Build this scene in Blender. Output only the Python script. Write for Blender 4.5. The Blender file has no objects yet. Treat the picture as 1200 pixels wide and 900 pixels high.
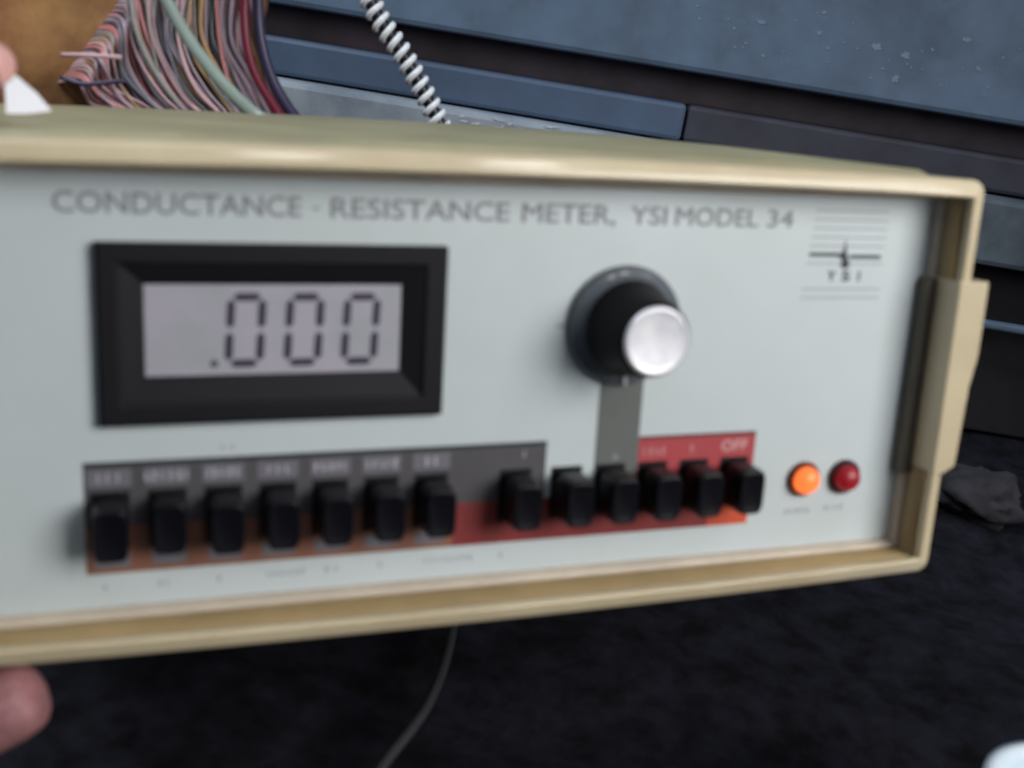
import bpy, bmesh, math, random
from mathutils import Vector, Matrix, noise

random.seed(7)
scene = bpy.context.scene
C = scene.collection

# ------------------------------------------------------------------ camera
cam_d = bpy.data.cameras.new("camera")
cam = bpy.data.objects.new("camera", cam_d)
C.objects.link(cam)
cam.matrix_world = Matrix(((0.98657, -0.16333, 0.0, 0.0),
                           (0.05047, 0.30487, -0.95106, 0.0),
                           (0.15533, 0.93829, 0.30902, 0.24),
                           (0, 0, 0, 1)))
cam_d.sensor_width = 36.0
cam_d.lens = 39.34
cam_d.clip_start = 0.01
cam_d.clip_end = 50
cam_d.dof.use_dof = True
cam_d.dof.focus_distance = 1.5
cam_d.dof.aperture_fstop = 17.0
scene.camera = cam

# ------------------------------------------------------------------ light
world = bpy.data.worlds.new("World")
scene.world = world
world.use_nodes = True
wb = world.node_tree.nodes["Background"]
wb.inputs["Color"].default_value = (0.52, 0.66, 0.85, 1)
wb.inputs["Strength"].default_value = 0.145

def area(name, loc, target, size, energy, col, sy=None):
    d = bpy.data.lights.new(name, 'AREA')
    d.shape = 'RECTANGLE'
    d.size = size
    d.size_y = sy or size
    d.energy = energy
    d.color = col
    o = bpy.data.objects.new(name, d)
    C.objects.link(o)
    o.location = loc
    o.rotation_euler = (Vector(target) - Vector(loc)).to_track_quat('-Z', 'Y').to_euler()
    return o

area("window_light", (0.62, -0.14, 0.50), (0.04, 0.30, 0.14), 0.44, 1.85, (1.0, 0.975, 0.94), 0.40).data.spread = math.radians(95)
area("ceiling_lamp", (0.47, -0.71, 1.27), (0.0, 0.25, 0.2), 0.13, 0.95, (1, 0.98, 0.95))
area("ceiling_lamp", (0.84, -0.57, 1.30), (0.1, 0.25, 0.2), 0.13, 1.25, (1, 0.98, 0.95))
area("room_light", (-0.65, 0.30, 1.1), (-0.05, 0.8, 0.15), 0.6, 11.0, (0.86, 0.93, 1.0))

scene.view_settings.view_transform = 'Standard'
scene.view_settings.look = 'None'
scene.view_settings.exposure = 0.0
scene.view_settings.gamma = 1.0

# ------------------------------------------------------------------ materials
def mat(name, col, rough=0.5, metal=0.0, var=0.0, vscale=40, col2=None, bump=0.0, bscale=200,
        emit=None, estr=0.0, coat=0.0, stretch=None, spec=0.5, sss=0.0):
    m = bpy.data.materials.new(name)
    m.use_nodes = True
    nt = m.node_tree
    b = nt.nodes["Principled BSDF"]
    b.inputs["Base Color"].default_value = (*col, 1)
    b.inputs["Roughness"].default_value = rough
    b.inputs["Metallic"].default_value = metal
    b.inputs["Specular IOR Level"].default_value = spec
    b.inputs["Coat Weight"].default_value = coat
    if sss:
        b.inputs["Subsurface Weight"].default_value = sss
        b.inputs["Subsurface Scale"].default_value = 0.004
    tc = nt.nodes.new("ShaderNodeTexCoord")
    mp = nt.nodes.new("ShaderNodeMapping")
    nt.links.new(tc.outputs["Object"], mp.inputs["Vector"])
    if stretch:
        mp.inputs["Scale"].default_value = stretch
    if var > 0 or col2:
        n = nt.nodes.new("ShaderNodeTexNoise")
        n.inputs["Scale"].default_value = vscale
        n.inputs["Detail"].default_value = 6
        n.inputs["Roughness"].default_value = 0.62
        nt.links.new(mp.outputs[0], n.inputs["Vector"])
        r = nt.nodes.new("ShaderNodeValToRGB")
        r.color_ramp.elements[0].position = 0.35
        r.color_ramp.elements[1].position = 0.65
        c2 = col2 or tuple(c * (1 - var) for c in col)
        r.color_ramp.elements[0].color = (*c2, 1)
        r.color_ramp.elements[1].color = (*col, 1)
        nt.links.new(n.outputs["Fac"], r.inputs["Fac"])
        nt.links.new(r.outputs["Color"], b.inputs["Base Color"])
        rr = nt.nodes.new("ShaderNodeMapRange")
        rr.inputs["To Min"].default_value = min(1, rough * 1.25)
        rr.inputs["To Max"].default_value = rough * 0.85
        nt.links.new(n.outputs["Fac"], rr.inputs["Value"])
        nt.links.new(rr.outputs[0], b.inputs["Roughness"])
    if bump > 0:
        n2 = nt.nodes.new("ShaderNodeTexNoise")
        n2.inputs["Scale"].default_value = bscale
        n2.inputs["Detail"].default_value = 4
        nt.links.new(mp.outputs[0], n2.inputs["Vector"])
        bp = nt.nodes.new("ShaderNodeBump")
        bp.inputs["Strength"].default_value = bump
        bp.inputs["Distance"].default_value = 0.001
        nt.links.new(n2.outputs["Fac"], bp.inputs["Height"])
        nt.links.new(bp.outputs[0], b.inputs["Normal"])
    if emit:
        b.inputs["Emission Color"].default_value = (*emit, 1)
        b.inputs["Emission Strength"].default_value = estr
    return m

M_cream = mat("cream_plastic", (0.62, 0.525, 0.345), 0.45, col2=(0.51, 0.42, 0.27), vscale=22, bump=0.12, bscale=700, coat=0.5)
M_cream.node_tree.nodes["Principled BSDF"].inputs["Coat Roughness"].default_value = 0.10
M_casetop = mat("case_plastic", (0.32, 0.295, 0.175), 0.5, var=0.25, vscale=30, bump=0.15, bscale=700)
M_wall = mat('brown_recess_plastic', (0.40, 0.285, 0.135), 0.5, var=0.2, vscale=40)
M_trim = mat("tan_trim", (0.60, 0.52, 0.42), 0.5, var=0.15, vscale=60)
M_panel = mat("panel_enamel", (0.585, 0.65, 0.675), 0.42, col2=(0.53, 0.59, 0.60), vscale=14, bump=0.03, bscale=500)
M_ink = mat("grey_ink", (0.21, 0.22, 0.245), 0.6)
M_faint = mat("faint_ink", (0.30, 0.33, 0.36), 0.6)
M_inkblack = mat("black_ink", (0.02, 0.025, 0.03), 0.5)
M_char = mat("charcoal_print", (0.082, 0.078, 0.085), 0.5, var=0.15, vscale=60)
M_brick = mat("brick_print", (0.27, 0.115, 0.075), 0.5, var=0.2, vscale=60)
M_deepred = mat("deep_red_print", (0.24, 0.030, 0.030), 0.5, var=0.15, vscale=60)
M_red = mat("red_print", (0.42, 0.055, 0.065), 0.5, var=0.1, vscale=60)
M_orange = mat("orange_print", (0.62, 0.085, 0.035), 0.5, var=0.1, vscale=60)
M_stripe = mat("grey_print", (0.125, 0.135, 0.130), 0.5, var=0.1, vscale=60)
M_label = mat("label_print", (0.46, 0.45, 0.50), 0.6)
M_pink = mat("pale_red_print", (0.62, 0.33, 0.33), 0.6)
M_black = mat("black_plastic", (0.0045, 0.0045, 0.007), 0.35, bump=0.05, bscale=900, spec=0.22)
M_knob = mat("knob_black", (0.003, 0.003, 0.004), 0.5, spec=0.12, bump=0.05, bscale=900)
M_blackmatt = mat("black_frame_plastic", (0.006, 0.006, 0.009), 0.6, spec=0.25, bump=0.08, bscale=1500)
M_skirt = mat("knob_skirt_plastic", (0.11, 0.125, 0.145), 0.22, coat=0.4)
M_silver = mat("spun_aluminium", (0.95, 0.95, 0.98), 0.38, metal=0.35, col2=(0.70, 0.70, 0.78), vscale=160, bump=0.05, bscale=1200)
M_lcd = mat("lcd_glass", (0.46, 0.42, 0.49), 0.22, col2=(0.37, 0.38, 0.42), vscale=40)
M_seg = mat("lcd_segment", (0.045, 0.038, 0.065), 0.35)
M_amber = mat("amber_lens", (0.55, 0.09, 0.015), 0.4, emit=(1.0, 0.19, 0.04), estr=1.15, coat=0.1)
M_redlens = mat("red_lens", (0.22, 0.004, 0.012), 0.4, emit=(0.8, 0.01, 0.03), estr=0.14, coat=0.1)
M_collar_a = mat("amber_collar", (0.16, 0.03, 0.012), 0.35)
M_collar_r = mat("red_collar", (0.035, 0.006, 0.01), 0.35)
M_latch = mat("latch_brown", (0.13, 0.115, 0.085), 0.55, var=0.2, vscale=60)
M_skin = mat("skin", (0.42, 0.19, 0.20), 0.55, var=0.35, vscale=130, bump=0.7, bscale=260, sss=0.15)
M_nail = mat("nail", (0.70, 0.38, 0.36), 0.25)
M_steel = mat("blue_grey_steel", (0.115, 0.180, 0.275), 0.6, col2=(0.075, 0.112, 0.165), vscale=16, bump=0.2, bscale=120)
M_steel2 = mat("blue_steel", (0.075, 0.115, 0.19), 0.5, col2=(0.055, 0.085, 0.14), vscale=12, bump=0.2, bscale=120)
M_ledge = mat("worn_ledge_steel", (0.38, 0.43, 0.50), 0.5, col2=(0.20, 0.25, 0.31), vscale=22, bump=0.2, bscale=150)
M_shaderail = mat("shaded_rail_steel", (0.040, 0.042, 0.062), 0.65, col2=(0.022, 0.021, 0.030), vscale=14, bump=0.2, bscale=120)
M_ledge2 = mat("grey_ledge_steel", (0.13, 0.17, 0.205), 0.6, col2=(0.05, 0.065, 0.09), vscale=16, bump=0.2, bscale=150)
M_gap = mat("dark_recess", (0.075, 0.060, 0.080), 0.7, var=0.4, vscale=20)
M_faintspeck = mat("faint_speck", (0.17, 0.24, 0.32), 0.6)
M_cloth = mat("black_cloth", (0.015, 0.0155, 0.024), 0.95, col2=(0.0040, 0.0040, 0.0050), vscale=60, bump=0.6, bscale=260, spec=0.12)
M_dark = mat("dark_fabric", (0.013, 0.011, 0.016), 0.95, var=0.5, vscale=25, bump=0.2)
M_bag = mat("brown_paper", (0.60, 0.32, 0.12), 0.85, col2=(0.27, 0.10, 0.045), vscale=22, bump=0.4, bscale=160)
M_paper = mat("white_paper", (0.86, 0.87, 0.93), 0.7)
M_coilw = mat("coil_white", (0.82, 0.85, 0.90), 0.35)
M_coilb = mat("coil_core", (0.015, 0.015, 0.022), 0.4)
M_tube = mat("grey_green_tube", (0.30, 0.37, 0.34), 0.3, var=0.2)
M_rag = mat("grey_rag", (0.035, 0.033, 0.042), 0.9, var=0.6, vscale=40, bump=0.5)
M_cup = mat("white_cup_plastic", (0.66, 0.76, 0.84), 0.4)
M_cable = mat("dark_grey_cable", (0.038, 0.038, 0.043), 0.5)
M_wires = [mat("wire_" + n, c, 0.45, var=0.15) for n, c in (
    ("lavender", (0.46, 0.36, 0.43)), ("rose", (0.60, 0.22, 0.22)), ("grey", (0.30, 0.31, 0.28)),
    ("mauve", (0.38, 0.27, 0.32)), ("pink", (0.62, 0.40, 0.42)), ("slate", (0.17, 0.18, 0.22)), ("ochre", (0.42, 0.26, 0.12)))]
M_dred = mat("wire_dark_red", (0.14, 0.010, 0.03), 0.4)
M_navy = mat("wire_navy", (0.035, 0.03, 0.075), 0.4)

# ------------------------------------------------------------------ mesh helpers (centimetres in, metres out)
S = 0.01
def link(name, bm, m, parent=None, smooth=False, mod_bevel=None, seg=2, scale=S):
    me = bpy.data.meshes.new(name)
    if scale != 1:
        bmesh.ops.scale(bm, vec=(scale,) * 3, verts=bm.verts)
    bmesh.ops.recalc_face_normals(bm, faces=bm.faces)
    bm.to_mesh(me)
    bm.free()
    me.materials.append(m)
    if smooth:
        for p in me.polygons:
            p.use_smooth = True
    o = bpy.data.objects.new(name, me)
    C.objects.link(o)
    if parent:
        o.parent = parent
    if mod_bevel:
        b = o.modifiers.new("bevel", 'BEVEL')
        b.width = mod_bevel * scale
        b.segments = seg
        b.limit_method = 'ANGLE'
    return o

def box(bm, x0, x1, y0, y1, z0, z1):
    vs = [bm.verts.new(p) for p in ((x0, y0, z0), (x1, y0, z0), (x1, y1, z0), (x0, y1, z0),
                                    (x0, y0, z1), (x1, y0, z1), (x1, y1, z1), (x0, y1, z1))]
    for f in ((0, 3, 2, 1), (4, 5, 6, 7), (0, 1, 5, 4), (1, 2, 6, 5), (2, 3, 7, 6), (3, 0, 4, 7)):
        bm.faces.new([vs[i] for i in f])
    return vs

def lathe(bm, cx, cy, prof, n=64, flute=0, cap=True):
    rings = []
    for r, z in prof:
        ring = []
        for i in range(n):
            a = 2 * math.pi * i / n
            rr = r
            if flute and (i % 2):
                rr = r - flute
            ring.append(bm.verts.new((cx + rr * math.cos(a), cy + rr * math.sin(a), z)))
        rings.append(ring)
    for a, b in zip(rings, rings[1:]):
        for i in range(n):
            bm.faces.new((a[i], a[(i + 1) % n], b[(i + 1) % n], b[i]))
    if cap:
        bm.faces.new(rings[-1])
        bm.faces.new(rings[0][::-1])

def smooth_path(pts, n=8):
    P = [Vector(p) for p in pts]
    P = [P[0] * 2 - P[1]] + P + [P[-1] * 2 - P[-2]]
    out = []
    for i in range(1, len(P) - 2):
        for k in range(n):
            t = k / n
            a, b, c, d = P[i - 1], P[i], P[i + 1], P[i + 2]
            out.append(0.5 * ((2 * b) + (c - a) * t + (2 * a - 5 * b + 4 * c - d) * t * t + (3 * b - a - 3 * c + d) * t ** 3))
    out.append(P[-2])
    return out

def tube(bm, path, r, n=8):
    rings = []
    up = Vector((0.13, 0.31, 0.94))
    for i, p in enumerate(path):
        t = (path[min(i + 1, len(path) - 1)] - path[max(i - 1, 0)]).normalized()
        u = (up - t * up.dot(t)).normalized()
        v = t.cross(u)
        rings.append([bm.verts.new(p + (u * math.cos(2 * math.pi * k / n) + v * math.sin(2 * math.pi * k / n)) * r) for k in range(n)])
        up = u
    for a, b in zip(rings, rings[1:]):
        for k in range(n):
            bm.faces.new((a[k], a[(k + 1) % n], b[(k + 1) % n], b[k]))
    bm.faces.new(rings[0][::-1])
    bm.faces.new(rings[-1])

def tag(o, label=None, cat=None, group=None, kind=None):
    if label: o["label"] = label
    if cat: o["category"] = cat
    if group: o["group"] = group
    if kind: o["kind"] = kind
    return o

# ================================================================== SETTING
def cm(*v):
    return v
# dark cloth sheet spread under everything (world coordinates, metres -> use scale 1)
bm = bmesh.new()
NX, NY = 150, 130
X0, X1, Y0, Y1 = -1.6, 1.6, -0.35, 1.18
grid = []
for j in range(NY + 1):
    row = []
    for i in range(NX + 1):
        x = X0 + (X1 - X0) * i / NX
        y = Y0 + (Y1 - Y0) * j / NY
        h = 0.010 * noise.fractal(Vector((x * 9, y * 9, 0)), 1.0, 2.0, 4) + 0.006 * abs(noise.noise(Vector((x * 22 + y * 9, y * 14, 3))))
        row.append(bm.verts.new((x, y, h - 0.006)))
    grid.append(row)
for j in range(NY):
    for i in range(NX):
        bm.faces.new((grid[j][i], grid[j][i + 1], grid[j + 1][i + 1], grid[j + 1][i]))
floor = link("ground", bm, M_cloth, smooth=True, scale=1)
tag(floor, "wrinkled black cloth covering the surface below the meter", kind="structure")

# blue-grey steel cabinet behind
cab = bpy.data.objects.new("steel_cabinet", None)
cab.location = (0, 0.8, 0)
C.objects.link(cab)
tag(cab, "blue-grey steel cabinet with a dark gap below its upper drawer, behind the meter", "cabinet")
def cabpart(name, m, x0, x1, z0, z1, y0, y1, bev=0.003):
    bm = bmesh.new()
    box(bm, x0, x1, y0, y1, z0, z1)
    return link(name, bm, m, cab, mod_bevel=bev, scale=1)
cabpart("cabinet_body", M_gap, -1.2, 1.2, 0.0, 0.62, 0.030, 0.40)
cabpart("drawer_front", M_steel, -1.195, 1.195, 0.2225, 0.60, -0.004, 0.030, 0.004)
cabpart("middle_rail", M_steel2, -1.195, 0.088, 0.176, 0.201, -0.002, 0.030)
cabpart("middle_rail", M_shaderail, 0.0895, 1.195, 0.176, 0.201, -0.002, 0.030)["label"] = "right-hand rail, shade put into its dark colour"  # same rail, coloured darker here to stand in for shadow
cabpart("lower_ledge", M_ledge, -1.195, 0.118, 0.128, 0.1745, -0.022, 0.030, 0.004)
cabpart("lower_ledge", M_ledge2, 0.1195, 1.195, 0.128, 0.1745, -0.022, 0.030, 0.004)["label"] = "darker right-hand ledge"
cabpart("drawer_pull", M_steel, 0.30, 0.52, 0.083, 0.089, -0.014, -0.006, 0.002)
for x in (0.32, 0.50):
    cabpart("pull_bracket", M_steel, x - 0.005, x + 0.005, 0.082, 0.090, -0.006, 0.030, 0.001)
cabpart("plinth", M_dark, -1.19, 1.19, 0.0, 0.125, 0.010, 0.030, 0.002)
# pale specks on the ledge and on the upper drawer
M_palespeck = mat("pale_speck", (0.62, 0.64, 0.68), 0.45)
def specks(name, pts, ysurf, m=None):
    bm = bmesh.new()
    for x, z, w, h in pts:
        n = 13
        vs = []
        for k in range(n):
            a = 2 * math.pi * k / n
            r = random.uniform(0.35, 1.0)
            vs.append((x + w * r * math.cos(a), z + h * r * math.sin(a)))
        f = [bm.verts.new((a, ysurf - 0.0003, b)) for a, b in vs]
        g = [bm.verts.new((a, ysurf + 0.0004, b)) for a, b in vs]
        bm.faces.new(f)
        for k in range(n):
            bm.faces.new((f[k], g[k], g[(k + 1) % n], f[(k + 1) % n]))
    o = link(name, bm, m or M_faintspeck, cab, scale=1)
    o["kind"] = "stuff"
pts = [(random.uniform(-0.085, 0.045), random.uniform(0.159, 0.1735), random.uniform(0.001, 0.006), random.uniform(0.0005, 0.0013)) for _ in range(46)]
specks("ledge_specks", pts, -0.022, M_palespeck)
pts = [(0.125, 0.262, .005, .002), (0.205, 0.258, .005, .004), (0.225, 0.256, .004, .004), (0.222, 0.240, .003, .003), (0.165, 0.261, .003, .002), (0.275, 0.255, .003, .002), (0.262, 0.272, .004, .002)]
pts += [(random.uniform(0.08, 0.34), random.uniform(0.236, 0.275), random.uniform(0.0006, 0.002), random.uniform(0.0006, 0.0014)) for _ in range(45)]
specks("drawer_specks", pts, -0.004)

# ================================================================== THE METER
meter = bpy.data.objects.new("conductance_meter", None)
C.objects.link(meter)
MM = Matrix(((0.92479, -0.10340, 0.36616, -0.11867),
             (0.37410, 0.07157, -0.92462, 0.20954),
             (0.06940, 0.99206, 0.10487, 0.09539),
             (0, 0, 0, 1)))
meter.matrix_world = MM
tag(meter, "cream bench meter with digital readout, push buttons, knob and two lamps, held in a hand", "meter")

BX0, BX1, BY0, BY1 = -0.60, 26.0, -0.60, 10.47
def outline(off, z, r=0.38, extra=0.0, bowk=1.0):
    x0, x1, y0, y1 = BX0 + off, BX1 - off, BY0 + off, BY1 - off + extra
    rr = max(r - off, 0.05)
    pts = []
    def arc(cx, cy, a0):
        for k in range(7):
            a = a0 + (math.pi / 2) * k / 6
            pts.append([cx + rr * math.cos(a), cy + rr * math.sin(a)])
    def edge(xa, xb, y, n=26):
        for k in range(1, n):
            pts.append([xa + (xb - xa) * k / n, y])
    arc(x1 - rr, y1 - rr, 0)
    edge(x1 - rr, x0 + rr, y1)
    arc(x0 + rr, y1 - rr, math.pi / 2)
    arc(x0 + rr, y0 + rr, math.pi)
    edge(x0 + rr, x1 - rr, y0)
    arc(x1 - rr, y0 + rr, 1.5 * math.pi)
    out = []
    ym = (y0 + y1) / 2
    for x, y in pts:
        b = 0.15 * max(0.0, 1 - ((x - 12.7) / 13.3) ** 2) * bowk
        s = (y - ym) / (y1 - ym)
        out.append((x, y + b * s * (1.0 if s > 0 else 1.15), z))
    return out

def ring(name, prof, m, parent, caps=(False, False), closed=False, extra=None, bev=None):
    bm = bmesh.new()
    loops = []
    for i, pr in enumerate(prof):
        off, z = pr[0], pr[1]
        ex = pr[2] if len(pr) > 2 else 0.0
        bk = pr[3] if len(pr) > 3 else 1.0
        loops.append([bm.verts.new(p) for p in outline(off, z, extra=ex, bowk=bk)])
    if closed:
        loops.append(loops[0])
    for a, b in zip(loops, loops[1:]):
        n = len(a)
        for k in range(n):
            bm.faces.new((a[k], a[(k + 1) % n], b[(k + 1) % n], b[k]))
    if caps[0]: bm.faces.new(loops[0][::-1])
    if caps[1]: bm.faces.new(loops[-1])
    return link(name, bm, m, parent, smooth=True)

# bezel with rolled lip
prof = [(0.06, -0.9), (0.0, -0.8), (0.0, 1.00), (0.008, 1.07), (0.035, 1.135), (0.075, 1.175), (0.11, 1.19), (0.24, 1.238), (0.37, 1.286),
        (0.405, 1.29), (0.44, 1.275), (0.465, 1.23), (0.475, 1.15), (0.43, 1.0, 0, .85), (0.40, 0.98, 0, .85), (0.40, 0.30, 0, 0.3), (0.40, 0.0, 0, 0.0), (0.40, -0.3, 0, 0.0)]
ring("bezel_frame", prof, M_cream, meter, closed=True)
ring('recess_wall', [(0.405, 0.98, 0, .85), (0.45, 0.975, 0, .85), (0.45, 0.30, 0, 0.3), (0.45, -0.2, 0, 0.0), (0.405, -0.2, 0, 0.0)], M_wall, meter, closed=True)
# stepped trim between panel and bezel
ring("inner_trim", [(0.452, 0.30, 0, 0.25), (0.50, 0.31, 0, 0.2), (0.60, 0.16, 0, 0.0), (0.62, 0.0, 0, 0.0), (0.62, -0.18, 0, 0), (0.452, -0.18, 0, 0)], M_trim, meter, closed=True)
# shell behind the bezel
ring("case_shell", [(0.16, -0.7, 0.0), (0.10, -0.75, 0.10), (0.08, -1.2, 0.2), (0.05, -12, 0.30), (0.08, -23.5, 0.32), (0.25, -24, 0.2), (0.9, -24.1, 0.0)],
     M_casetop, meter, caps=(False, True))
# face panel
bm = bmesh.new()
box(bm, -0.12, 25.40, -0.03, 9.93, -0.15, 0.0)
panel = link("face_panel", bm, M_panel, meter)

# --- right side latch and the notch beside the panel
bm = bmesh.new()
prof2 = [(25.46, 7.81), (26.42, 7.81), (26.44, 5.75), (26.30, 4.9), (26.22, 2.62), (25.86, 2.40), (25.50, 2.40)]
lo = [bm.verts.new((x, y, 0.35)) for x, y in prof2]
hi = [bm.verts.new((x, y, 1.345)) for x, y in prof2]
bm.faces.new(hi)
bm.faces.new(lo[::-1])
for k in range(len(prof2)):
    bm.faces.new((lo[k], lo[(k + 1) % 7], hi[(k + 1) % 7], hi[k]))
latch = link("side_latch", bm, M_cream, meter, mod_bevel=0.05)
bm = bmesh.new()
box(bm, 25.16, 25.52, 2.15, 7.75, 0.004, 0.42)
link("latch_slide", bm, M_latch, meter, mod_bevel=0.05)

# --- text
def text_mesh(s):
    cu = bpy.data.curves.new("t", 'FONT')
    cu.body = s
    cu.resolution_u = 3
    o = bpy.data.objects.new("t", cu)
    C.objects.link(o)
    dg = bpy.context.evaluated_depsgraph_get()
    me = bpy.data.meshes.new_from_object(o.evaluated_get(dg))
    bpy.data.objects.remove(o)
    bpy.data.curves.remove(cu)
    return me

def word(s, x0, x1, y0, y1, m, parent=None, z=0.008, bold=0.0, name="printed_word"):
    me = text_mesh(s)
    bm = bmesh.new()
    bm.from_mesh(me)
    bpy.data.meshes.remove(me)
    xs = [v.co.x for v in bm.verts]; ys = [v.co.y for v in bm.verts]
    ax, bx, ay, by = min(xs), max(xs), min(ys), max(ys)
    for v in bm.verts:
        v.co.x = x0 + (v.co.x - ax) / (bx - ax) * (x1 - x0)
        v.co.y = y0 + (v.co.y - ay) / (by - ay) * (y1 - y0)
        v.co.z = z
    if bold:
        # heavier strokes: inset outwards by duplicating slightly shifted copies
        src = [f for f in bm.faces]
        for dx, dy in ((bold, 0), (-bold, 0), (0, bold), (0, -bold)):
            r = bmesh.ops.duplicate(bm, geom=src)
            bmesh.ops.translate(bm, vec=(dx, dy, 0.0015 * (1 + abs(dx) * 10 + (dx + dy) * 6)), verts=[g for g in r["geom"] if isinstance(g, bmesh.types.BMVert)])
    o = link(name, bm, m, parent or panel)
    return o

for s, a, b in (("CONDUCTANCE", 3.02, 8.16), ("RESISTANCE", 8.83, 13.08), ("METER,", 13.41, 15.84), ("YSI", 16.26, 17.24), ("MODEL", 17.51, 19.88), ("34", 20.16, 20.93)):
    lo = 9.01 if "," not in s else 8.93
    word(s, a, b, lo, 9.46, M_ink, bold=0.008)
bm = bmesh.new(); box(bm, 8.42, 8.56, 9.19, 9.24, 0.001, 0.009); link("printed_dash", bm, M_ink, panel)

def plate(name, x0, x1, y0, y1, z, m, parent=None):
    bm = bmesh.new()
    box(bm, x0, x1, y0, y1, 0.0005, z)
    return link(name, bm, m, parent or panel)

# printed colour bands
plate("charcoal_band", 3.42, 14.43, 1.98, 3.50, 0.010, M_char)
plate("brick_band", 3.42, 12.02, 0.84, 1.98, 0.011, M_brick)
plate("deep_red_band", 12.02, 19.28, 0.84, 1.98, 0.012, M_deepred)
plate("red_block", 17.02, 19.28, 1.98, 3.50, 0.013, M_red)
plate("orange_block", 19.28, 20.53, 0.84, 1.98, 0.014, M_orange)
plate("bright_red_block", 19.28, 20.53, 1.98, 3.50, 0.015, M_red)
plate("knob_stripe", 15.79, 17.00, 1.985, 5.6, 0.017, M_stripe)
# dark line along the top of the bands
plate("band_rule", 3.42, 14.43, 3.40, 3.50, 0.019, M_inkblack)
plate("band_rule", 17.02, 20.53, 3.42, 3.50, 0.019, mat("dark_red_rule", (0.12, 0.02, 0.03), 0.5))

def marks(x0, x1, y, h, m, z=0.024, n=None, name="printed_legend"):
    """small legend too soft to read: a row of letter-like upright strokes"""
    bm = bmesh.new()
    w = 0.12
    n = n or max(1, int((x1 - x0) / (w * 1.35)))
    st = (x1 - x0) / n
    for k in range(n):
        cx = x0 + st * (k + .5) + random.uniform(-.02, .02)
        hh = h / 2 * random.uniform(0.7, 1.0)
        box(bm, cx - 0.045, cx - 0.045 + random.uniform(.03, .06), y - hh, y + hh, z - 0.006, z)
        if random.random() < 0.6:
            yy = y + random.choice((-1, 0, 1)) * hh * 0.6
            box(bm, cx + 0.016, cx + 0.06, yy - 0.02, yy + 0.02, z - 0.006, z)
    o = link(name, bm, m, panel)
    return o

# --- push buttons
def make_button_mesh(w=0.79, h=1.26, d=1.08):
    bm = bmesh.new()
    rings = []
    for (sx, sy, z) in ((w / 2 * 0.94, h / 2 * 0.96, 0.003), (w / 2 * 0.94, h / 2 * 0.96, 0.30), (w / 2, h / 2, 0.34), (w / 2 * 0.97, h / 2 * 0.97, d - 0.12),
                        (w / 2 * 0.93, h / 2 * 0.95, d - 0.03), (w / 2 * 0.82, h / 2 * 0.88, d), (w / 2 * 0.6, h / 2 * 0.7, d - 0.035)):
        n = 24
        r = []
        for k in range(n):
            a = 2 * math.pi * k / n + math.pi / n
            c, s = math.cos(a), math.sin(a)
            e = 0.42
            r.append(bm.verts.new((sx * math.copysign(abs(c) ** e, c), sy * math.copysign(abs(s) ** e, s), z)))
        rings.append(r)
    for a, b in zip(rings, rings[1:]):
        for k in range(24):
            bm.faces.new((a[k], a[(k + 1) % 24], b[(k + 1) % 24], b[k]))
    bm.faces.new(rings[-1])
    bm.faces.new(rings[0][::-1])
    return bm
b0 = link("push_button", make_button_mesh(), M_black, meter, smooth=True)
bs = b0.modifiers.new("bevel", 'BEVEL'); bs.width = 0.0003; bs.segments = 2; bs.limit_method = 'ANGLE'
left = [3.96 + 1.242 * k for k in range(7)]
right = [13.62, 15.02, 16.24, 17.47, 18.70, 19.93]
button_depth = {1: -0.25}
first = True
for i, x in enumerate(left + right):
    o = b0 if first else b0.copy()
    if not first:
        C.objects.link(o)
        o.parent = meter
    first = False
    o.location = ((x) * S, 2.12 * S, (0.02 if i != 1 else -0.22) * S)
b0.parent = meter
# escutcheon slot round each button
bm = bmesh.new()
box(bm, -0.42, 0.42, -0.68, 0.68, 0.020, 0.032)
sl0 = link("button_slot", bm, M_blackmatt, meter)
for i, x in enumerate(left + right):
    o = sl0 if i == 0 else sl0.copy()
    if i:
        C.objects.link(o)
    o.parent = meter
    o.location = (x * S, 2.12 * S, 0)
# legends over the left buttons
for i, x in enumerate(left):
    w = (0.30, 0.55, 0.42, 0.3, 0.42, 0.42, 0.22)[i]
    marks(x - w, x + w, 3.13, 0.24, M_label)
    plate("legend_patch", x - 0.47, x + 0.47, 2.92, 3.33, 0.0165, mat("legend_patch", (0.155, 0.15, 0.175), 0.6) if i == 0 else bpy.data.materials["legend_patch"])
    plate("legend_patch", x - 0.36, x + 0.40, 0.98, 1.30, 0.0165, M_label if i in () else bpy.data.materials["legend_patch"])
marks(13.76, 13.96, 3.18, 0.22, M_label)
marks(16.2, 16.5, 2.98, 0.22, M_label)
marks(17.15, 17.85, 3.08, 0.30, M_pink)
marks(18.5, 18.75, 3.10, 0.30, M_pink)
word("OFF", 19.50, 20.28, 2.98, 3.28, M_pink, z=0.022, bold=0.012)
# faint legends under the strip
for a, b in ((3.7, 3.95), (4.9, 5.3), (6.2, 6.5), (7.4, 8.4), (8.8, 9.2), (10.1, 10.3), (11.3, 12.6), (13.2, 13.5)):
    marks(a, b, 0.50, 0.16, M_faint, z=0.008)
marks(6.35, 6.75, 3.72, 0.16, M_faint, z=0.008)

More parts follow.
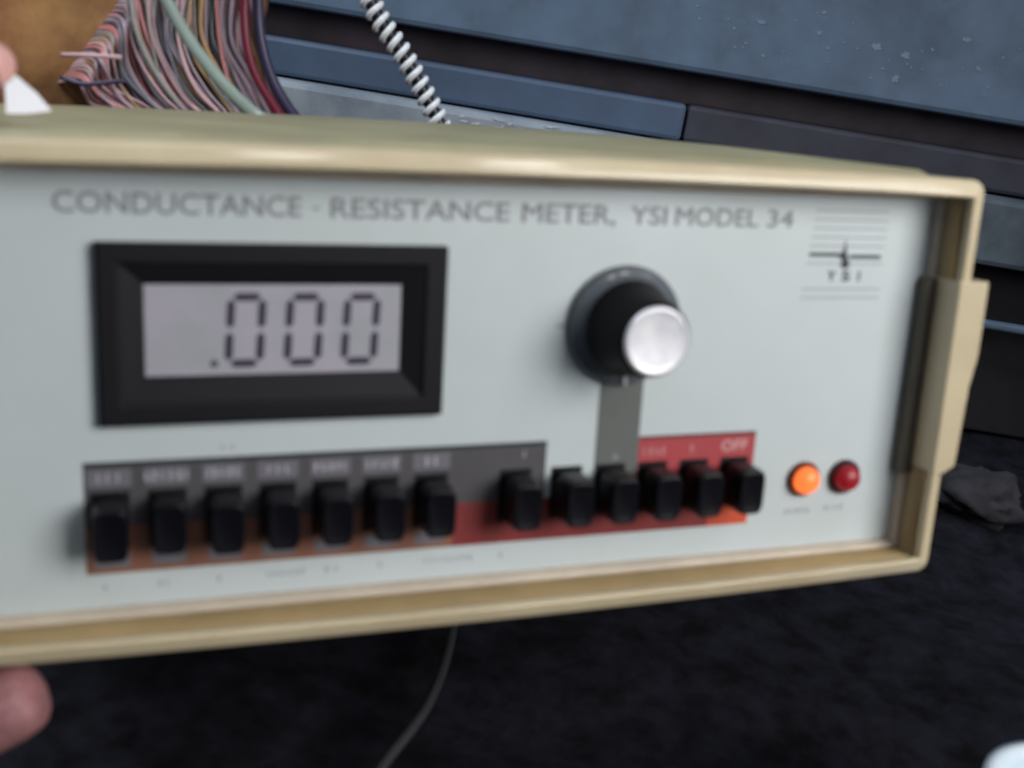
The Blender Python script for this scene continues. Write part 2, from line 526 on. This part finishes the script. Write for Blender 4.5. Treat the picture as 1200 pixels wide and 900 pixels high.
# --- indicator lamps and their legends
def lamp(x, y, lens, collar):
    bm = bmesh.new()
    lathe(bm, x, y, [(0.50, 0.003), (0.50, 0.10), (0.46, 0.15), (0.40, 0.15)], 32)
    c = link("indicator_lamp", bm, collar, meter, smooth=False)
    bm = bmesh.new()
    lathe(bm, x, y, [(0.385, 0.152), (0.37, 0.28), (0.31, 0.38), (0.20, 0.45), (0.08, 0.48)], 32)
    link("lamp_lens", bm, lens, c, smooth=True)
    return c
la = lamp(22.20, 2.04, M_amber, M_collar_a); la["label"] = "glowing amber indicator lamp"
lr = lamp(23.55, 2.03, M_redlens, M_collar_r); lr["label"] = "dark red indicator lamp"
marks(21.72, 22.56, 1.08, 0.18, M_faint, z=0.010)
marks(22.98, 23.72, 1.10, 0.18, M_faint, z=0.010)

# --- maker's mark
for k in range(11):
    y = 7.16 + k * 0.232
    if 7.6 < y < 7.9 or 8.1 < y < 8.45:
        continue
    bm = bmesh.new()
    box(bm, 21.42 + 0.02 * k, 23.92, y - 0.018, y + 0.018, 0.001, 0.007)
    link("logo_line", bm, M_faint, panel)
bm = bmesh.new()
box(bm, 21.55, 22.56, 8.27, 8.37, 0.001, 0.011)
box(bm, 22.82, 23.82, 8.22, 8.32, 0.001, 0.011)
def prism(pts, z0, z1):
    a = [bm.verts.new((x, y, z0)) for x, y in pts]
    b = [bm.verts.new((x, y, z1)) for x, y in pts]
    bm.faces.new(b); bm.faces.new(a[::-1])
    for k in range(len(pts)):
        bm.faces.new((a[k], a[(k + 1) % len(pts)], b[(k + 1) % len(pts)], b[k]))
prism([(22.42, 8.30), (22.60, 8.42), (22.64, 8.72), (22.70, 8.42), (22.78, 8.22), (22.86, 8.02), (22.70, 7.93), (22.56, 8.02), (22.60, 8.18)], 0.001, 0.014)
link("logo_pulse_mark", bm, M_inkblack, panel)
word("Y", 22.20, 22.44, 7.62, 7.88, M_inkblack, bold=0.012)
word("S", 22.66, 22.90, 7.62, 7.88, M_inkblack, bold=0.014)
word("I", 23.17, 23.23, 7.62, 7.88, M_ink, bold=0.012)

# --- knob
KX, KY = 16.29, 6.47
bm = bmesh.new()
lathe(bm, KX, KY, [(1.22, 0.28), (1.22, 0.45), (1.14, 0.75), (0.98, 1.55), (0.92, 1.82), (0.88, 1.88)], 72, flute=0.010)
knob = link("rotary_knob", bm, M_knob, meter)
bm = bmesh.new()
lathe(bm, KX, KY, [(1.54, 0.05), (1.54, 0.17), (1.49, 0.24), (1.38, 0.28), (1.26, 0.34), (1.21, 0.44)], 72)
link("knob_skirt", bm, M_skirt, knob, smooth=True)
bm = bmesh.new()
lathe(bm, KX, KY - 0.02, [(0.85, 1.83), (0.85, 1.90), (0.815, 1.95), (0.775, 1.97), (0.735, 1.955), (0.64, 1.945), (0.2, 1.925), (0.02, 1.92)], 64)
link("knob_cap", bm, M_silver, knob, smooth=True)
bm = bmesh.new(); box(bm, KX - 0.04, KX + 0.04, KY - 1.46, KY - 1.08, 0.36, 0.40)
link("pointer_line", bm, M_label, knob)
plate("scale_tick", 14.46, 14.70, 6.44, 6.50, 0.010, M_faint)

# --- display module
DX0, DX1, DY0, DY1 = 3.80, 11.56, 4.36, 8.42
WX0, WX1, WY0, WY1 = 4.78, 10.50, 5.44, 7.50
bm = bmesh.new()
def rr(x0, x1, y0, y1, z): return [bm.verts.new(p) for p in ((x0, y0, z), (x1, y0, z), (x1, y1, z), (x0, y1, z))]
L = [rr(DX0, DX1, DY0, DY1, 0.003), rr(DX0, DX1, DY0, DY1, 0.22), rr(DX0 + .06, DX1 - .06, DY0 + .06, DY1 - .06, 0.28),
     rr(WX0 - .55, WX1 + .55, WY0 - .62, WY1 + .50, 0.28), rr(WX0 - .50, WX1 + .50, WY0 - .57, WY1 + .45, 0.22),
     rr(WX0, WX1, WY0, WY1, 0.05), rr(WX0, WX1, WY0, WY1, 0.003)]
for a, b in zip(L, L[1:]):
    for k in range(4):
        bm.faces.new((a[k], a[(k + 1) % 4], b[(k + 1) % 4], b[k]))
disp = link("display_frame", bm, M_blackmatt, meter, mod_bevel=0.03)
bm = bmesh.new(); box(bm, WX0 + .002, WX1 - .002, WY0 + .002, WY1 - .002, 0.004, 0.030)
link("display_screen", bm, M_lcd, disp)
def seg(cx, cy, length, vertical, shear):
    t = 0.09
    hl = length / 2
    pts = [(-hl, 0), (-hl + t, t), (hl - t, t), (hl, 0), (hl - t, -t), (-hl + t, -t)]
    if vertical:
        pts = [(y, x) for x, y in pts]
    bm = bmesh.new()
    a = [bm.verts.new((cx + x + (cy + y - 6.44) * shear, cy + y, 0.031)) for x, y in pts]
    b = [bm.verts.new((v.co.x, v.co.y, 0.036)) for v in a]
    bm.faces.new(b)
    for k in range(6):
        bm.faces.new((a[k], a[(k + 1) % 6], b[(k + 1) % 6], b[k]))
    link("digit_segment", bm, M_seg, disp)
for cx in (6.94, 8.25, 9.56):
    for dx in (-0.345, 0.345):
        seg(cx + dx, 6.835, 0.66, True, 0.05)
        seg(cx + dx, 6.085, 0.66, True, 0.05)
    seg(cx, 7.215, 0.62, False, 0.05)
    seg(cx, 5.70, 0.62, False, 0.05)
bm = bmesh.new(); lathe(bm, 6.25, 5.70, [(0.085, 0.031), (0.085, 0.036)], 14); link("decimal_point", bm, M_seg, disp)

# ================================================================== HAND
hand_pts = {
    'wrist': ((-9.0, 3.2, -5.5), 2.3), 'fore': ((-16, -1.0, -6.5), 3.0), 'elbow': ((-26, -7, -7), 3.6),
    'palm': ((-5.4, 5.0, -4.8), 2.0),
    'i0': ((-2.9, 8.6, -2.0), 1.0), 'i1': ((-1.5, 11.35, -2.1), 0.88), 'i2': ((0.35, 11.75, -2.2), 0.78), 'i3': ((2.0, 11.3, -2.25), 0.74),
    'm0': ((-3.0, 8.8, -4.1), 1.0), 'm1': ((-1.6, 11.6, -4.3), 0.88), 'm2': ((0.3, 12.0, -4.4), 0.78), 'm3': ((1.1, 11.6, -4.5), 0.68),
    'r0': ((-3.2, 8.6, -6.2), 0.98), 'r1': ((-1.8, 11.4, -6.4), 0.84), 'r2': ((-0.2, 11.8, -6.6), 0.74), 'r3': ((0.6, 11.5, -6.7), 0.64),
    'p0': ((-3.5, 8.0, -8.1), 0.9), 'p1': ((-2.2, 10.6, -8.4), 0.72), 'p2': ((-1.0, 11.6, -8.5), 0.64), 'p3': ((-0.1, 11.5, -8.6), 0.56),
    't0': ((-4.6, 2.2, -2.6), 1.55), 't1': ((-2.6, -1.4, -0.4), 1.12), 't2': ((0.6, -2.5, 0.30), 1.05), 't3': ((2.45, -1.45, 0.55), 0.98),
}
names = list(hand_pts)
edges = [('palm', 'wrist'), ('wrist', 'fore'), ('fore', 'elbow')]
for f in 'imrp':
    edges += [('palm', f + '0'), (f + '0', f + '1'), (f + '1', f + '2'), (f + '2', f + '3')]
edges += [('palm', 't0'), ('t0', 't1'), ('t1', 't2'), ('t2', 't3')]
me = bpy.data.meshes.new("hand")
me.from_pydata([Vector(hand_pts[n][0]) * S for n in names], [(names.index(a), names.index(b)) for a, b in edges], [])
hand = bpy.data.objects.new("person_hand", me)
C.objects.link(hand)
hand.matrix_world = MM
sk = hand.modifiers.new("skin", 'SKIN')
for i, n in enumerate(names):
    r = hand_pts[n][1] * S
    me.skin_vertices[0].data[i].radius = (r, r)
    me.skin_vertices[0].data[i].use_root = (n == 'palm')
sk.use_smooth_shade = True
sd = hand.modifiers.new("sub", 'SUBSURF'); sd.levels = 2; sd.render_levels = 2
me.materials.append(M_skin)
tag(hand, "pink fingertips of a hand gripping the meter's left end from above and below", "hand")
def nail(loc, rot):
    bm = bmesh.new()
    bmesh.ops.create_uvsphere(bm, u_segments=14, v_segments=8, radius=1.0)
    bmesh.ops.scale(bm, vec=(0.62, 0.50, 0.14), verts=bm.verts)
    o = link("fingernail", bm, M_nail, hand, smooth=True)
    o.location = Vector(loc) * S
    o.rotation_euler = rot
nail((1.75, 11.93, -2.25), (math.radians(-90 + 90), math.radians(25), 0))

# ================================================================== THINGS ROUND THE METER
# white paper tag lying on the case top beside the fingertip
bm = bmesh.new()
pp = [(1.78, 10.80), (2.25, 10.82), (2.83, 10.92), (2.50, 11.33), (2.02, 11.74), (1.74, 11.78)]
a = [bm.verts.new((x, y, -6.0 - 0.35 * (y - 10.8))) for x, y in pp]
b = [bm.verts.new((v.co.x, v.co.y, v.co.z - 0.05)) for v in a]
bm.faces.new(a); bm.faces.new(b[::-1])
for k in range(6):
    bm.faces.new((a[k], b[k], b[(k + 1) % 6], a[(k + 1) % 6]))
tg = link("paper_tag", bm, M_paper)
tg.matrix_world = MM
tag(tg, "small pointed white paper tag on top of the meter beside the upper fingertip", "paper tag")

# crumpled brown paper bag
bm = bmesh.new()
bmesh.ops.create_cube(bm, size=1.0)
bmesh.ops.subdivide_edges(bm, edges=bm.edges, cuts=22, use_grid_fill=True)
for v in bm.verts:
    p = v.co.copy()
    d = 0.11 * noise.fractal(p * 3.2, 1.0, 2.0, 4) + 0.08 * abs(noise.noise(p * 7 + Vector((3, 1, 5))))
    v.co += p.normalized() * d
    v.co.x *= 0.19 * (1.0 - 0.10 * v.co.z)
    v.co.y *= 0.12
    v.co.z *= 0.36
bag = link("paper_bag", bm, M_bag, smooth=True, scale=1)
bag.location = (-0.272, 0.60, 0.17)
bag.rotation_euler = (0, 0.10, 0.2)
tag(bag, "crumpled brown paper bag standing behind the meter's left end", "paper bag")

# fan of wires
random.seed(21)
NW = 299
fan = bpy.data.objects.new("wire_bundle", None)
C.objects.link(fan)
fan.location = (-0.13, 0.5, 0.17)
tag(fan, "fan of thin pink, lavender and grey wires curving down behind the meter", "wires")
def wire(name, pts, r, m, parent):
    bm = bmesh.new()
    off = Vector(parent.location) if parent else Vector((0, 0, 0))
    tube(bm, [p - off for p in smooth_path(pts, 8)], r, 8)
    return link(name, bm, m, parent, smooth=True, scale=1)
def fanpt(px, py, y):
    """centre-plane coordinates of the fan: px to the right, py downwards, in units of a strand spacing"""
    return Vector((-0.244 * y / 0.5 + px * 0.000363 * y / 0.5, y, 0.212 + (y - 0.5) * -0.05 - py * 0.00036 + px * 0.00006))
for k in range(NW):
    t = (k + random.uniform(-.5, .5)) / (NW - 1)
    t = min(1, max(0, t))
    y = 0.500 + random.uniform(-0.010, 0.014)
    if t < 0.30:
        u = t / 0.30
        start = fanpt(62 + 80 * u, 112 - 122 * u, 0.565)
        pre = fanpt(92 + 70 * u, 98 - 98 * u, y + 0.01)
    else:
        u = (t - 0.30) / 0.70
        start = fanpt(118 + 166 * u, -110, y + 0.02)
        pre = fanpt(142 + 152 * u, -22, y + 0.01)
    ex = 190 + 165 * t
    end = fanpt(ex + random.uniform(-5, 5), 150, y)
    low = fanpt(ex + 70, 230, y)
    bow = Vector((-0.0075, 0, -0.0045)) * (0.6 + 0.4 * math.sin(math.pi * t))
    j = lambda: Vector((random.uniform(-.003, .003), random.uniform(-.002, .002), random.uniform(-.0022, .0022)))
    m1 = pre.lerp(end, 0.36) + bow + j()
    m2 = pre.lerp(end, 0.70) + bow * 0.9 + j()
    wire("wire", [start, pre, m1, m2, end, low], random.choice((0.0004, 0.0005, 0.0007, 0.0010)), random.choice(M_wires), fan)
# thicker strands in front of the fan
wire("dark_red_wire", [(-0.137, 0.49, 0.262), (-0.137, 0.49, 0.226), (-0.131, 0.487, 0.203), (-0.118, 0.485, 0.186), (-0.098, 0.48, 0.165)], 0.0020, M_dred, fan)
wire("navy_wire", [(-0.133, 0.494, 0.262), (-0.132, 0.494, 0.224), (-0.124, 0.492, 0.200), (-0.110, 0.49, 0.183), (-0.088, 0.485, 0.166)], 0.0024, M_navy, fan)
bm = bmesh.new()
tube(bm, smooth_path([(-0.185, 0.455, 0.268), (-0.156, 0.455, 0.222), (-0.138, 0.452, 0.202), (-0.119, 0.45, 0.188), (-0.100, 0.448, 0.181), (-0.08, 0.50, 0.150)], 10), 0.0026, 12)
tb = link("tube", bm, M_tube, smooth=True, scale=1)
tag(tb, "grey-green flexible tube curving down in front of the wire fan", "tube")
# stray scraps of wire between the bag and the fan
for i, (pts, m, lab) in enumerate((
        ([(-0.205, 0.47, 0.196), (-0.195, 0.468, 0.1975), (-0.180, 0.47, 0.199)], M_wires[4], "short pale pink wire end sticking out left of the wire fan"),
        ([(-0.205, 0.47, 0.187), (-0.194, 0.468, 0.186), (-0.178, 0.47, 0.190)], M_navy, "short dark wire end left of the wire fan, just above the meter"))):
    bm = bmesh.new(); tube(bm, smooth_path(pts, 6), 0.0010, 8)
    tag(link("wire_end", bm, m, smooth=True, scale=1), lab, "wire end", "loose wire ends")

# coiled cord
path = smooth_path([(-0.117, 0.58, 0.285), (-0.101, 0.58, 0.238), (-0.079, 0.58, 0.211), (-0.057, 0.58, 0.181), (-0.040, 0.578, 0.150), (-0.03, 0.57, 0.09), (-0.02, 0.56, 0.010)], 16)
bm = bmesh.new()
tube(bm, path, 0.0031, 12)
cord = link("coiled_cord", bm, M_coilb, smooth=True, scale=1)
tag(cord, "black cord wrapped in a bright white spiral, hanging behind the meter", "cord")
ln = [0.0]
for a, b in zip(path, path[1:]):
    ln.append(ln[-1] + (b - a).length)
hel = []
pitch = 0.0060
steps = 14
tot = int(ln[-1] / pitch * steps)
for s in range(tot):
    d = s / steps * pitch
    j = max(0, min(len(ln) - 2, next((q for q in range(len(ln) - 1) if ln[q + 1] >= d), len(ln) - 2)))
    t = (d - ln[j]) / (ln[j + 1] - ln[j])
    p = path[j].lerp(path[j + 1], t)
    ta = (path[j + 1] - path[j]).normalized()
    u = (Vector((0, 1, 0)) - ta * ta.y).normalized()
    v = ta.cross(u)
    a = 2 * math.pi * s / steps
    hel.append(p + (u * math.cos(a) + v * math.sin(a)) * 0.0042)
bm = bmesh.new()
tube(bm, hel, 0.0016, 7)
link("white_spiral", bm, M_coilw, cord, smooth=True, scale=1)

# thin cable on the cloth
bm = bmesh.new()
tube(bm, smooth_path([(-0.015, 0.47, 0.006), (-0.008, 0.405, 0.007), (-0.009, 0.352, 0.008), (-0.018, 0.312, 0.008), (-0.040, 0.26, 0.007), (-0.10, 0.22, 0.007)], 10), 0.0019, 10)
tag(link("thin_cable", bm, M_cable, smooth=True, scale=1), "thin dark grey cable curving across the black cloth below the meter", "cable")

# grey rag
bm = bmesh.new()
bmesh.ops.create_icosphere(bm, subdivisions=4, radius=1.0)
for v in bm.verts:
    p = v.co.copy()
    d = 0.35 * noise.fractal(p * 1.6, 1.0, 2.0, 4) + 0.25 * abs(noise.noise(p * 4))
    v.co *= 1 + d
    v.co.x *= 0.026; v.co.y *= 0.026; v.co.z *= 0.014
rag = link("crumpled_rag", bm, M_rag, smooth=True, scale=1)
rag.location = (0.290, 0.64, 0.012)
tag(rag, "small crumpled grey rag on the black cloth, right of the meter's lower corner", "rag")

# white plastic cup lying in the corner
bm = bmesh.new()
lathe(bm, 0, 0, [(0.022, 0.0), (0.024, 0.002), (0.031, 0.045), (0.0335, 0.047), (0.0335, 0.0505), (0.030, 0.0505), (0.029, 0.046), (0.021, 0.004), (0.002, 0.004)], 48)
cup = link("plastic_cup", bm, M_cup, smooth=True, scale=1)
cup.location = (0.189, 0.278, 0.0)
tag(cup, "pale blue-white plastic cup in the bottom right corner", "cup")
